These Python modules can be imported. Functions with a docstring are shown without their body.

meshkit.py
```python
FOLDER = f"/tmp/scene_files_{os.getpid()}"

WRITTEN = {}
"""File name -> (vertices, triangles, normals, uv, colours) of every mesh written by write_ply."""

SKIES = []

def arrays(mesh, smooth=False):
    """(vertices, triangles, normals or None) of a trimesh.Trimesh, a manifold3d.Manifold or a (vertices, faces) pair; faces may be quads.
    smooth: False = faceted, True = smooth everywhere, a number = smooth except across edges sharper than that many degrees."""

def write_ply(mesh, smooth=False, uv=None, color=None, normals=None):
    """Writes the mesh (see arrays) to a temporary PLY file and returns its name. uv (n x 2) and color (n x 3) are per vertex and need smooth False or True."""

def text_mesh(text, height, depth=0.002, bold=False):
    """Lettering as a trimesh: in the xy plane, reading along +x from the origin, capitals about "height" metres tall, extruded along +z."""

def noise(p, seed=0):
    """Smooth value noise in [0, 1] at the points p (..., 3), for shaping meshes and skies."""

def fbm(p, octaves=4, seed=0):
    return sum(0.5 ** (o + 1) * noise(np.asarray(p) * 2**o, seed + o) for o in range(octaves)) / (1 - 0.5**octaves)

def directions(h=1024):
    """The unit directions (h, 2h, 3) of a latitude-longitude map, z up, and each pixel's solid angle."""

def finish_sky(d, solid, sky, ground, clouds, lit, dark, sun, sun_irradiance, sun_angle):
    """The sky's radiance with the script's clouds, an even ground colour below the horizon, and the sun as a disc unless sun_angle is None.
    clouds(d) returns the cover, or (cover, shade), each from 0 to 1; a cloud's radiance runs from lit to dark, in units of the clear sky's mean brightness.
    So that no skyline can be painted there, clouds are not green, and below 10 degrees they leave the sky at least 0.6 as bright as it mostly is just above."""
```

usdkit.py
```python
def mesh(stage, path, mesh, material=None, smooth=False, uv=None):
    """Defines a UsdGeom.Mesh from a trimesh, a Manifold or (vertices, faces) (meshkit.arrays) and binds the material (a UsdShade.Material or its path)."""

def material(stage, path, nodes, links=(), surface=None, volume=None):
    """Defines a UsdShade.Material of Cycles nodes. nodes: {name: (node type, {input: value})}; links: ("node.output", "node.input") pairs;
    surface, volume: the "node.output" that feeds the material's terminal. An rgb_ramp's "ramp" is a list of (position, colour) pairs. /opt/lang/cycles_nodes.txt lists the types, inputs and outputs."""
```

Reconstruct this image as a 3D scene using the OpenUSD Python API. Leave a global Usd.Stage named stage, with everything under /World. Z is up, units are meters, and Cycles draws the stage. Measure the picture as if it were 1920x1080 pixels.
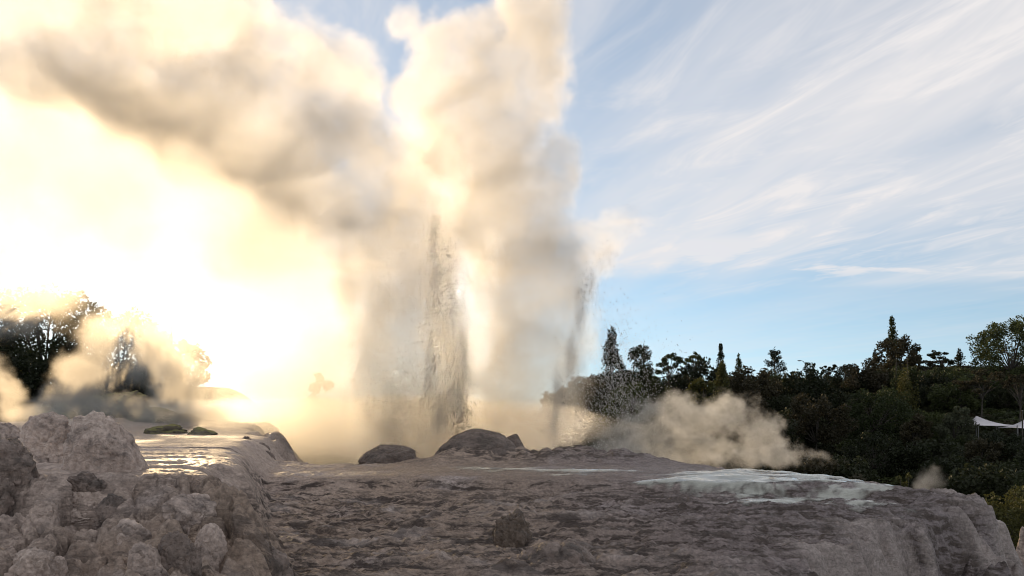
import math, random
import numpy as np, trimesh, shapely, usdkit, meshkit
import manifold3d as m3
from scipy.spatial import cKDTree
from pxr import Usd, UsdGeom, UsdLux, UsdShade, Gf, Sdf, Vt

stage = Usd.Stage.CreateInMemory()
UsdGeom.SetStageUpAxis(stage, UsdGeom.Tokens.z)
UsdGeom.Xform.Define(stage, '/World')

# ------------------------------------------------------------------ camera, sky, sun, exposure
F, HOR, EYE = 1507.0, 770.0, 2.0          # focal length in photo pixels, row of the horizon, eye height
SUN_AZ, SUN_EL = math.atan2(285 - 960, F), math.atan2(HOR - 440, F * 1.1)
EXPOSURE, SKY, SUN, SUN_COLOR = 0.5, 0.122, 0.82, (1.0, 0.72, 0.40)
cam = UsdGeom.Camera.Define(stage, '/World/camera')
cam.CreateHorizontalApertureAttr(36.0)
cam.CreateFocalLengthAttr(36.0 * F / 1920)
cam.CreateVerticalApertureOffsetAttr((HOR - 540) / 1920 * 36.0)
cam.CreateClippingRangeAttr((0.1, 20000.0))
cam.CreateExposureAttr(EXPOSURE)
UsdGeom.Xformable(cam).AddTransformOp().Set(Gf.Matrix4d().SetRotate(Gf.Rotation(Gf.Vec3d(1, 0, 0), 90)) * Gf.Matrix4d().SetTranslate(Gf.Vec3d(0, 0, EYE)))

def mat(name, nodes, links, surface=None, volume=None):
    return usdkit.material(stage, '/World/Looks/' + name, nodes, links, surface=surface, volume=volume)

CL = (4.95, 4.8, 4.8)                     # radiance of sunlit cirrus in the sky texture's units
sky_mat = mat('sky', {
    'sky': ('sky_texture', {'sky_type': 'single_scattering', 'sun_disc': False, 'sun_elevation': SUN_EL, 'sun_rotation': SUN_AZ, 'air_density': 1.0, "aerosol_density": 0.1, "ozone_density": 1.2}),
    'lift': ('vector_math', {'math_type': 'multiply_add', 'vector2': (1, 1, 0.9), 'vector3': (0, 0, 0.13)}), 'ln': ('vector_math', {'math_type': 'normalize'}),
    'tc': ('texture_coordinate', {}), 'sep': ('separate_xyz', {}),
    'zc': ('math', {'math_type': 'maximum', 'value2': 0.02}),
    'u': ('math', {'math_type': 'divide'}), 'v': ('math', {'math_type': 'divide'}),
    'uv': ('combine_xyz', {'z': 0.0}),
    'map': ('mapping', {'rotation': (0, 0, -0.22), 'scale': (1.0, 1.0, 1.0)}),
    'str': ('mapping', {'scale': (1.05, 0.22, 1.0), 'location': (2.3, 0.4, 0)}),
    'n1': ('noise_texture', {'scale': 0.8, 'detail': 5.0, 'roughness': 0.48, 'distortion': 0.35}),
    'r1': ('map_range', {'range_type': 'smoothstep', 'from_min': 0.30, 'from_max': 0.70, 'to_min': 0.20, 'to_max': 0.95}),
    'str2': ('mapping', {'scale': (2.6, 0.9, 1.0), 'location': (7.3, 1.9, 0)}),
    'n2': ('noise_texture', {'scale': 1.3, 'detail': 7.0, 'roughness': 0.6, 'distortion': 0.9}),
    'r2': ('map_range', {'range_type': 'smoothstep', 'from_min': 0.42, 'from_max': 0.75, 'to_min': 0.0, 'to_max': 0.35}),
    'n3': ('noise_texture', {'scale': 0.45, 'detail': 3.0, 'roughness': 0.5}),
    'vv': ('math', {'math_type': 'multiply_add', 'value2': 5.0, 'value3': -2.5}),
    'va': ('math', {'math_type': 'add'}),
    'cut': ('map_range', {'range_type': 'smoothstep', 'from_min': 4.8, 'from_max': 7.4, 'to_min': 1.0, 'to_max': 0.22}),
    'sum': ('math', {'math_type': 'add', 'use_clamp': True}),
    'cov': ('math', {'math_type': 'multiply', 'use_clamp': True}),
    'str4': ('mapping', {'scale': (0.75, 0.95, 1.0), 'location': (5.3, 3.1, 0)}),
    'n4': ('noise_texture', {'scale': 0.9, 'detail': 7.0, 'roughness': 0.58, 'distortion': 0.3}), 'r4': ('map_range', {'range_type': 'smoothstep', 'from_min': 0.47, 'from_max': 0.60, 'to_min': 0.0, 'to_max': 0.85}),
    'b4': ('map_range', {'range_type': 'smoothstep', 'from_min': 3.9, 'from_max': 4.8, 'to_min': 0.0, 'to_max': 1.0}), 'e4': ('map_range', {'range_type': 'smoothstep', 'from_min': 5.6, 'from_max': 6.6, 'to_min': 1.0, 'to_max': 0.0}),
    'p4': ('math', {'math_type': 'multiply'}), 'q4': ('math', {'math_type': 'multiply'}), 'mx4': ('math', {'math_type': 'maximum'}),
    'mix': ('mix', {'color2': CL}),
    'bg': ('background_shader', {'strength': SKY})},
    [('tc.generated', 'lift.vector1'), ('lift.vector', 'ln.vector1'), ('ln.vector', 'sky.vector'), ('tc.generated', 'sep.vector'), ('sep.z', 'zc.value1'), ('sep.x', 'u.value1'), ('zc.value', 'u.value2'), ('sep.y', 'v.value1'), ('zc.value', 'v.value2'),
     ('u.value', 'uv.x'), ('v.value', 'uv.y'), ('uv.vector', 'map.vector'), ('map.vector', 'str.vector'), ('str.vector', 'n1.vector'), ('n1.fac', 'r1.value'),
     ('map.vector', 'str2.vector'), ('str2.vector', 'n2.vector'), ('n2.fac', 'r2.value'), ('uv.vector', 'n3.vector'), ('n3.fac', 'vv.value1'),
     ('vv.value', 'va.value1'), ('v.value', 'va.value2'), ('va.value', 'cut.value'), ('r1.result', 'sum.value1'), ('r2.result', 'sum.value2'),
     ('sum.value', 'cov.value1'), ('cut.result', 'cov.value2'), ('uv.vector', 'str4.vector'), ('str4.vector', 'n4.vector'), ('n4.fac', 'r4.value'), ('v.value', 'b4.value'), ('v.value', 'e4.value'), ('b4.result', 'p4.value1'), ('e4.result', 'p4.value2'), ('p4.value', 'q4.value1'), ('r4.result', 'q4.value2'), ('cov.value', 'mx4.value1'), ('q4.value', 'mx4.value2'), ('mx4.value', 'mix.fac'), ('sky.color', 'mix.color1'), ('mix.color', 'bg.color')], surface='bg.background')
dome = UsdLux.DomeLight.Define(stage, '/World/sky')
UsdShade.MaterialBindingAPI.Apply(dome.GetPrim()).Bind(sky_mat)
dome.GetPrim().SetCustomDataByKey('kind', 'structure')
sun = UsdLux.DistantLight.Define(stage, '/World/sun')
sun.CreateIntensityAttr(SUN); sun.CreateAngleAttr(0.53); sun.CreateNormalizeAttr(True); sun.CreateColorAttr(Gf.Vec3f(*SUN_COLOR))
sdir = Gf.Vec3d(math.sin(SUN_AZ) * math.cos(SUN_EL), math.cos(SUN_AZ) * math.cos(SUN_EL), math.sin(SUN_EL))
UsdGeom.Xformable(sun).AddTransformOp().Set(Gf.Matrix4d().SetRotate(Gf.Rotation(Gf.Vec3d(0, 0, 1), sdir)))

# ------------------------------------------------------------------ helpers
used = {}
def numbered(path):
    k = used.get(path, 0); used[path] = k + 1
    return path if k == 0 else f'{path}_{k:03d}'

def tag(p, label=None, cat=None, group=None, kind=None):
    for k, v in (('label', label), ('category', cat), ('group', group), ('kind', kind)):
        if v: p.SetCustomDataByKey(k, v)
    return p

def obj(name, mesh, m, parent=None, smooth=35, uv=None):
    path = numbered((str(parent.GetPath()) if parent else '/World') + '/' + name)
    return usdkit.mesh(stage, path, mesh, m, smooth=smooth, uv=uv).GetPrim()

def thing(name, label, cat, loc=(0, 0, 0), rz=0.0, s=1.0, group=None):
    x = UsdGeom.Xform.Define(stage, numbered('/World/' + name))
    x.AddTranslateOp().Set(Gf.Vec3d(*map(float, loc))); x.AddRotateZOp().Set(math.degrees(rz)); x.AddScaleOp().Set(Gf.Vec3f(s, s, s) if np.ndim(s) == 0 else Gf.Vec3f(*map(float, s)))
    return tag(x.GetPrim(), label, cat, group)

def copy_of(src, loc, rz, s, label, cat, group=None):
    r = thing(src.GetName().rstrip('0123456789').rstrip('_'), label, cat, loc, rz, s, group)
    r.GetReferences().AddInternalReference(src.GetPath()); r.SetInstanceable(True)
    return r

def P(px, py, d):
    return np.array([(px - 960) / F * d, d, EYE + (HOR - py) / F * d])

def sstep(a, b, x):
    t = np.clip((x - a) / (b - a), 0, 1)
    return t * t * (3 - 2 * t)

def n3(x, y, z=0.0, seed=0):
    return meshkit.noise(np.stack(np.broadcast_arrays(np.asarray(x, float), y, z), -1), seed) * 2 - 1

def fb(x, y, z=0.0, o=4, seed=0):
    return meshkit.fbm(np.stack(np.broadcast_arrays(np.asarray(x, float), y, z), -1), o, seed) * 2 - 1

# ------------------------------------------------------------------ materials
def sinter(name, pale, mid, dark, crust_dark=0.5, rough=0.62, moss=None, wet=0.0, scale=1.0):
    nodes = {
        'g': ('geometry', {}),
        'big': ('noise_texture', {'scale': 0.35 * scale, 'detail': 5.0, 'roughness': 0.55}),
        'flat': ('mapping', {'scale': (1.0, 1.2, 1.5)}),
        'med': ('noise_texture', {'scale': 1.6 * scale, 'detail': 8.0, 'roughness': 0.65, 'distortion': 0.4}),
        'fine': ('noise_texture', {'scale': 11.0 * scale, 'detail': 6.0, 'roughness': 0.7}),
        'vor': ('noise_texture', {'type': 'ridged_multifractal', 'scale': 5.0 * scale, 'detail': 5.0, 'roughness': 0.6, 'offset': 0.9, 'gain': 2.0}),
        'rb': ('rgb_ramp', {'ramp': [(0.35, pale), (0.5, mid), (0.66, tuple(0.6 * a + 0.4 * b for a, b in zip(mid, dark)))]}),
        'rm': ('map_range', {'range_type': 'smoothstep', 'from_min': 0.50 - 0.12 * crust_dark, 'from_max': 0.72 - 0.12 * crust_dark, 'to_min': 0.0, 'to_max': 0.9}),
        'rf': ('map_range', {'from_min': 0.3, 'from_max': 0.7, 'to_min': 0.6, 'to_max': 1.3}),
        'mx': ('mix', {'color2': dark}), 'mf': ('mix', {'mix_type': 'multiply', 'fac': 1.0}),
        'b1': ('bump', {'strength': 0.75, 'distance': 0.12}), 'b2': ('bump', {'strength': 0.85, 'distance': 0.045}), 'b3': ('bump', {'strength': 0.5, 'distance': 0.05}),
        'rr': ('map_range', {'from_min': 0.35, 'from_max': 0.65, 'to_min': rough - wet, 'to_max': rough + 0.2}),
        'p': ('principled_bsdf', {'specular_ior_level': 0.45})}
    links = [('g.position', 'big.vector'), ('g.position', 'flat.vector'), ('flat.vector', 'med.vector'), ('g.position', 'fine.vector'), ('flat.vector', 'vor.vector'),
             ('big.fac', 'rb.fac'), ('med.fac', 'rm.value'), ('fine.fac', 'rf.value'), ('rb.color', 'mx.color1'), ('rm.result', 'mx.fac'), ('mx.color', 'mf.color1'), ('rf.result', 'mf.color2'),
             ('med.fac', 'b1.height'), ('fine.fac', 'b2.height'), ('b1.normal', 'b2.normal'), ('vor.fac', 'b3.height'), ('b2.normal', 'b3.normal'),
             ('b3.normal', 'p.normal'), ('big.fac', 'rr.value'), ('rr.result', 'p.roughness')]
    if moss:
        nodes |= {'sn': ('separate_xyz', {}), 'rn': ('map_range', {'from_min': 0.5, 'from_max': 0.9}), 'mo': ('mix', {'color2': moss})}
        links += [('g.normal', 'sn.vector'), ('sn.z', 'rn.value'), ('rn.result', 'mo.fac'), ('mf.color', 'mo.color1'), ('mo.color', 'p.base_color')]
    else:
        links.append(('mf.color', 'p.base_color'))
    return mat(name, nodes, links, surface='p.BSDF')

PALE, MID, DARK = (0.44, 0.375, 0.36), (0.30, 0.245, 0.235), (0.085, 0.066, 0.058)
M_rock = sinter('pale_sinter', (0.47, 0.385, 0.335), (0.39, 0.31, 0.265), DARK, crust_dark=0.2)
M_rock2 = sinter('crusted_sinter', (0.27, 0.21, 0.18), (0.19, 0.145, 0.122), (0.05, 0.038, 0.032), crust_dark=0.75)
M_wetrock = sinter('wet_sinter', (0.16, 0.125, 0.10), (0.12, 0.09, 0.075), (0.05, 0.038, 0.03), crust_dark=0.4, rough=0.4, wet=0.1)
M_knob = sinter('brown_crust', (0.12, 0.088, 0.066), (0.085, 0.062, 0.047), (0.03, 0.022, 0.018), crust_dark=0.5)
M_moss = sinter('mossy_sinter', (0.16, 0.14, 0.10), (0.12, 0.10, 0.07), (0.06, 0.05, 0.035), moss=(0.16, 0.15, 0.05))
# the terrace: colour runs from pale mauve on the left shelf to browner flats and grey violet on the right shoulder
M_terrace = mat('terrace_sinter', {
    'g': ('geometry', {}), 'sx': ('separate_xyz', {}),
    'big': ('noise_texture', {'scale': 0.28, 'detail': 5.0, 'roughness': 0.55}),
    'str': ('mapping', {'scale': (0.55, 1.5, 2.2)}),
    'med': ('noise_texture', {'scale': 2.3, 'detail': 9.0, 'roughness': 0.7, 'distortion': 0.6}),
    'fine': ('noise_texture', {'scale': 12.0, 'detail': 6.0, 'roughness': 0.72}),
    'rdg': ('noise_texture', {'type': 'ridged_multifractal', 'scale': 3.2, 'detail': 6.0, 'roughness': 0.6, 'offset': 0.9, 'gain': 2.0}),
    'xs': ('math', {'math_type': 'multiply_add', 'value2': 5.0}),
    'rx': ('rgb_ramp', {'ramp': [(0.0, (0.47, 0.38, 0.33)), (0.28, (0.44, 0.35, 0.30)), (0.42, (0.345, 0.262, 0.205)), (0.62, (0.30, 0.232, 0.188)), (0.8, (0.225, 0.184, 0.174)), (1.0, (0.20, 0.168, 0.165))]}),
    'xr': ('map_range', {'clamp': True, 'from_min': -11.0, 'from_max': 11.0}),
    'rm': ('map_range', {'range_type': 'smoothstep', 'from_min': 0.43, 'from_max': 0.57, 'to_min': 0.0, 'to_max': 0.85}),
    'att': ('attribute', {'attribute': 'crust_dark'}), 'am': ('math', {'math_type': 'multiply', 'use_clamp': True}),
    'rp': ('map_range', {'range_type': 'smoothstep', 'from_min': 0.56, 'from_max': 0.72, 'to_min': 0.0, 'to_max': 0.55}),
    'mx': ('mix', {'color2': (0.07, 0.053, 0.045)}), 'mp': ('mix', {'color2': (0.50, 0.44, 0.43)}),
    'rf': ('map_range', {'from_min': 0.3, 'from_max': 0.7, 'to_min': 0.55, 'to_max': 1.35}), 'mf': ('mix', {'mix_type': 'multiply', 'fac': 1.0}),
    'b1': ('bump', {'strength': 0.9, 'distance': 0.18}), 'b2': ('bump', {'strength': 1.0, 'distance': 0.06}), 'b3': ('bump', {'strength': 0.3, 'distance': 0.05}),
    'rr': ('map_range', {'from_min': 0.35, 'from_max': 0.65, 'to_min': 0.75, 'to_max': 1.0}), 'wa': ('attribute', {'attribute': 'wet'}), 'pa': ('attribute', {'attribute': 'pale'}), 'pm': ('math', {'math_type': 'multiply', 'value2': 0.7}), 'ml': ('mix', {'color2': (0.42, 0.36, 0.33)}), 'wr': ('math', {'math_type': 'multiply_add', 'value2': -0.34, 'use_clamp': True}),
    'p': ('principled_bsdf', {'specular_ior_level': 0.28})},
    [('g.position', 'big.vector'), ('g.position', 'str.vector'), ('str.vector', 'med.vector'), ('g.position', 'fine.vector'), ('str.vector', 'rdg.vector'),
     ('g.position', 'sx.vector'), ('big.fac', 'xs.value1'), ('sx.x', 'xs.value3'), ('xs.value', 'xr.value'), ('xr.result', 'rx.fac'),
     ('med.fac', 'rm.value'), ('rm.result', 'am.value1'), ('att.fac', 'am.value2'), ('am.value', 'mx.fac'), ('big.fac', 'rp.value'), ('rx.color', 'mp.color1'), ('rp.result', 'mp.fac'), ('mp.color', 'mx.color1'),
     ('mx.color', 'ml.color1'), ('pa.fac', 'pm.value1'), ('pm.value', 'ml.fac'), ('ml.color', 'mf.color1'), ('fine.fac', 'rf.value'), ('rf.result', 'mf.color2'), ('mf.color', 'p.base_color'),
     ('med.fac', 'b1.height'), ('fine.fac', 'b2.height'), ('b1.normal', 'b2.normal'), ('rdg.fac', 'b3.height'), ('b2.normal', 'b3.normal'), ('b3.normal', 'p.normal'),
     ('big.fac', 'rr.value'), ('wa.fac', 'wr.value1'), ('rr.result', 'wr.value3'), ('wr.value', 'p.roughness')], surface='p.BSDF')
M_water = mat('spring_water', {'g': ('geometry', {}), 'n': ('noise_texture', {'scale': 3.0, 'detail': 3.0}), 'b': ('bump', {'strength': 0.10, 'distance': 0.02}), 'f': ('fresnel', {'IOR': 1.33}),
    't': ('transparent_bsdf', {'color': (0.80, 0.86, 0.82)}), 'd': ('diffuse_bsdf', {'color': (0.55, 0.56, 0.50)}), 'gl': ('glossy_bsdf', {'color': (1, 1, 1), 'roughness': 0.06}),
    'm1': ('mix_closure', {'fac': 0.22}), 'm2': ('mix_closure', {}), 'dp': ('attribute', {'attribute': 'depth'}), 'dr': ('map_range', {'range_type': 'smoothstep', 'from_min': 0.0, 'from_max': 0.11, 'to_min': 0.0, 'to_max': 1.0}), 't2': ('transparent_bsdf', {}), 'm3': ('mix_closure', {})},
    [('g.position', 'n.vector'), ('n.fac', 'b.height'), ('b.normal', 'gl.normal'), ('t.BSDF', 'm1.closure1'), ('d.BSDF', 'm1.closure2'), ('f.fac', 'm2.fac'), ('m1.closure', 'm2.closure1'), ('gl.BSDF', 'm2.closure2'), ('dp.fac', 'dr.value'), ('dr.result', 'm3.fac'), ('t2.BSDF', 'm3.closure1'), ('m2.closure', 'm3.closure2')], surface='m3.closure')

# ------------------------------------------------------------------ the terrace of sinter
SHELF = np.array([(-9.6, 36), (-9.2, 33), (-8.7, 30), (-7.7, 25), (-6.6, 21), (-5.4, 17.5), (-4.5, 15), (-3.6, 12.8), (-3.0, 10), (-2.6, 0)])
PLATEAU = [(-60, -5), (-60, 50), (-15, 50), (-11.5, 38), (-9.5, 33), (-7, 31), (-2, 33.5), (3, 34.8), (6.8, 33.0), (10.8, 27.2), (12.6, 22.6), (12.9, 20.8), (11.2, 19.3), (9.0, 18.3), (7.2, 16.8), (6.2, 14.8), (5.9, 12.5), (6.3, 9), (6.5, -5)]
plateau = shapely.Polygon(PLATEAU)
plateau_tree = cKDTree(np.array([plateau.exterior.interpolate(t).coords[0] for t in np.arange(0, plateau.length, 0.1)]))
_sh = shapely.LineString(SHELF)
shelf_tree = cKDTree(np.array([_sh.interpolate(t).coords[0] for t in np.arange(0, _sh.length, 0.1)]))

_cr = np.random.RandomState(77)
CELLS = [(_cr.uniform((-16, 6), (0, 17), (k, 2)), _cr.uniform(-1, 1, k), _cr.normal(0, 0.5, (k, 2))) for k in (110, 700)]
def rubble(x, y):
    """Blocks with tilted tops and grooves between them."""
    out = 0
    for (c, hgt, til), amp, gw in zip(CELLS, (0.44, 0.17), (0.16, 0.06)):
        xx, yy = x + 0.5 * amp * fb(x * 1.7, y * 1.7, o=3, seed=71), y + 0.5 * amp * fb(x * 1.7, y * 1.7, o=3, seed=72)
        dist, i = cKDTree(c).query(np.stack([xx, yy], -1), k=2)
        i0 = i[..., 0]
        blk = amp * (0.55 * hgt[i0] + (til[i0] * (np.stack([xx, yy], -1) - c[i0])).sum(-1) * (0.75 if amp > 0.3 else 1.2))
        out = out + blk - amp * 0.55 * np.exp(-((dist[..., 1] - dist[..., 0]) / gw) ** 2)
    return out

def terrain(x, y, detail=True):
    """Height of the sinter, how dark it is (crust and painted groove shade), and the height of the water film."""
    x, y = np.asarray(x, float), np.asarray(y, float)
    wob = n3(x * 0.35, y * 0.35, seed=3) * 0.6 + n3(x * 1.1, y * 1.1, seed=4) * 0.22
    z = np.interp(y, [0, 9, 12.6, 16, 20, 23.3, 30, 36], [-0.95, -0.72, -0.62, -0.52, -0.40, -0.29, -0.25, -0.25])
    step = sstep(23.25, 23.55, y + wob * 0.55 + 0.012 * (x + 2) ** 2 * (x > -2))
    z = z + 0.25 * step
    # small terraces that run across the slope
    t = y * 0.62 + x * 0.05 + 1.9 * fb(x * 0.10, y * 0.22, o=3, seed=7) + 0.25 * n3(x * 0.9, y * 0.9, seed=8)
    fr = t - np.floor(t)
    front = sstep(24.5, 21, y)
    z = z + front * 0.22 * (sstep(0.55, 0.95, fr) - fr)
    t2 = y * 1.7 + x * 0.12 + 2.2 * fb(x * 0.2, y * 0.4, o=3, seed=17)
    f2 = t2 - np.floor(t2)
    z = z + front * 0.09 * (sstep(0.5, 0.95, f2) - f2)
    # the raised shelf on the left
    dl, _ = shelf_tree.query(np.stack([x, y], -1))
    side = np.where(x < np.interp(y, SHELF[::-1, 1], SHELF[::-1, 0]), 1.0, -1.0)
    sl = side * dl
    lobes = 0.42 * n3(x * 0.55 + y * 0.18, y * 0.55, seed=21) + 0.16 * n3(x * 1.9, y * 1.9, seed=22)
    H = np.interp(y, [0, 7.5, 9.5, 11, 12.5, 13.3, 14.2, 20, 30, 40, 50], [0.1, 0.45, 0.62, 0.85, 1.02, 1.3, 1.42, 1.42, 1.38, 1.36, 1.8])
    rise = np.clip((sl + lobes) / 1.35, 0, 1)
    rise = 0.55 * np.sin(rise * math.pi / 2) + 0.45 * sstep(0, 0.75, rise)
    near = sstep(14.2, 12.6, y) * (sl > -1)
    H = H * (1 + 0 * near)
    shelf_on = rise * sstep(-4.0, 6.0, y)
    base0 = z
    z = z * (1 - shelf_on) + (z.clip(max=0) * 0.3 + 0.3 * 0 + H - 0.42) * shelf_on
    tt = y * 0.75 + 1.2 * fb(x * 0.12, y * 0.2, o=3, seed=31) + x * 0.10
    ft = tt - np.floor(tt)
    z = z + shelf_on * sstep(14.5, 16, y) * 0.075 * (sstep(0.4, 0.95, ft) - ft)
    # ledges far back on the left
    z = z + 0.55 * np.exp(-((x + 21) / 7.5) ** 2 - ((y - 43) / 4.0) ** 2)
    ridge = np.interp(x, [-4.6, -2.8, -1.0, 0.8, 2.8, 4.45, 5.8, 7.2], [0, 0.42, 0.72, 0.85, 0.72, 0.46, 0.17, 0])
    dy = y - (30.9 + 0.3 * n3(x * 0.8, 0.0, seed=33))
    prof = np.where(dy < 0, np.exp(-(dy / 1.25) ** 2), np.exp(-(dy / 1.6) ** 2))
    rn = 0.75 + 0.35 * n3(x * 0.9, y * 0.9, seed=34) + 0.22 * n3(x * 2.3, y * 2.3, seed=35)
    z = z + ridge * np.clip(prof * rn, 0, 1.1)
    ridge_on = np.clip(ridge * prof * 2.5, 0, 1)
    # the rounded edge and the drop beyond it
    dp, ia = plateau_tree.query(np.stack([x, y], -1))
    arc = ia * 0.1
    s = np.where(shapely.contains_xy(plateau, x, y), -dp, dp)
    rightish = sstep(2, 5, x)
    flut = 0.62 * n3(x * 0.6, y * 0.6, seed=41) + 0.34 * n3(x * 1.7, y * 1.7, seed=42) + 0.13 * n3(x * 4.6, y * 4.6, seed=43)
    u = np.maximum(0, s + 3.2 + flut * np.clip((s + 3) / 2, 0, 1.3))
    drop = (0.022 + 0.016 * rightish) * u ** 2 + 1.6 * np.maximum(0, u - 2.6) ** 1.25
    drop = np.where(x < -8, drop * 0.55, drop)
    z = z - np.minimum(drop, 9 - 2 * np.exp(-drop))
    film = z.copy()
    if detail:
        rough = 0.35 + 0.65 * front + 0.2 + 0.6 * ridge_on
        jum = shelf_on * sstep(14.3, 12.8, y)
        calm = 1 - 0.75 * shelf_on * sstep(13.5, 15, y)
        flow = np.clip(s + 2.5, 0, 3) / 3 * rightish
        z = z + calm * rough * (0.11 * fb(x * 0.9, y * 1.5, o=3, seed=51) + 0.075 * fb(x * 3.0, y * 5.0, o=3, seed=52) + 0.030 * fb(x * 11, y * 15, o=2, seed=53))
        r = 1 - np.abs(fb(x * 1.6, y * 2.6, o=4, seed=54)) * 2.2
        z = z + calm * rough * 0.055 * np.clip(r, 0, 1) ** 2
        z = z + jum * (0.30 * fb(x * 1.0, y * 1.0, o=4, seed=61) + 0.16 * fb(x * 3.2, y * 3.2, o=4, seed=62) + 0.05 * fb(x * 12, y * 12, o=2, seed=66) + rubble(x, y))
        z = z + shelf_on * (1 - jum) * sstep(0.98, 0.5, rise) * (0.05 * fb(x * 3.5, y * 3.5, o=3, seed=63))
        fl = np.abs(n3(arc * 0.75 + 0.5 * n3(x, y, seed=5), s * 0.25, seed=82)) + 0.5 * np.abs(n3(arc * 2.1 + 0.4 * n3(x * 2, y * 2, seed=6), s * 0.4, seed=83))
        onface = np.clip((u - 1.9) / 1.2, 0, 1) * rightish
        z = z + onface * 0.42 * (fl - 0.45)
        z = z - flow * 0.10 * (1 - np.abs(n3(x * 2.4 + 0.6 * n3(x, y, seed=5), y * 0.9, seed=64))) ** 2
        crust_dark = np.clip(0.35 + 0.9 * front * (1 - shelf_on) + 0.22 * jum - 0.25 * shelf_on - 0.2 * rightish * front, 0.08, 1.1)
        crust_dark = crust_dark + 0.9 * ridge_on
        crust_dark = crust_dark + 0.8 * np.clip((u - 1.8) / 1.5, 0, 1) * rightish * np.clip(1.1 - 2.2 * fl, 0, 1)  # shade painted into the flute grooves, along with dark mineral streaks
        crust_dark = np.clip(crust_dark + 0.9 * sstep(0.02, 0.2, step) * sstep(0.98, 0.7, step) + 0.5 * sstep(0.05, 0.5, fr) * sstep(0.95, 0.6, fr) * front - 0.1, 0, 1.2)  # darker on the step face and in the low part of each terrace
        wet = np.clip(shelf_on * sstep(13.5, 15.5, y) + 0.9 * sstep(23.8, 25.5, y) * (1 - shelf_on) + 0.5 * rightish * sstep(18.5, 21, y), 0, 1)
        wet = np.clip(wet + 0.75 * front * (1 - shelf_on) * sstep(0.05, 0.45, fb(x * 0.35, y * 0.9, o=3, seed=97)), 0, 1)
        pale = np.clip(onface * np.clip(2.0 * fl - 0.55, 0, 1) + 0.55 * front * (1 - shelf_on) * sstep(0.86, 0.97, fr) * sstep(-0.2, 0.3, n3(x * 0.5, y * 0.5, seed=98)) + 0.6 * sstep(0.30, 0.62, fb(x * 0.5 + 3, y * 1.0, o=4, seed=99)) * (1 - ridge_on), 0, 1)  # light painted on the flute ridges, plus pale terrace lips and mineral streaks
        return z, crust_dark, film, wet, pale
    return z

def axis(parts):
    return np.concatenate([np.linspace(a, b, n, endpoint=False) for a, b, n in parts])
cols = np.append(axis([(-1500, -120, 45), (-120, 2040, 1060), (2040, 3400, 45)]), 3400)
ds = np.append(axis([(1.0, 8.0, 24), (8.0, 9.4, 24), (9.4, 13.5, 150), (13.5, 24.5, 270), (24.5, 34.5, 130), (34.5, 52, 60)]), 52)
D, U = np.meshgrid(ds, (cols - 960) / F, indexing='ij')
TX, TY = D * U, D
TZ, TC, TF, TW, TP = terrain(TX, TY)
def grid_faces(r, c):
    i = np.arange((r - 1) * c).reshape(r - 1, c)[:, :-1].ravel()
    return np.vstack([np.stack([i, i + 1, i + c + 1], 1), np.stack([i, i + c + 1, i + c], 1)])
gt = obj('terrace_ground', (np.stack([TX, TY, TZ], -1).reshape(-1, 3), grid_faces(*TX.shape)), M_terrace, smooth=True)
UsdGeom.PrimvarsAPI(gt).CreatePrimvar('crust_dark', Sdf.ValueTypeNames.FloatArray, 'vertex').Set(Vt.FloatArray.FromNumpy(TC.ravel().astype(np.float32)))
UsdGeom.PrimvarsAPI(gt).CreatePrimvar('pale', Sdf.ValueTypeNames.FloatArray, 'vertex').Set(Vt.FloatArray.FromNumpy(TP.ravel().astype(np.float32)))
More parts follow.
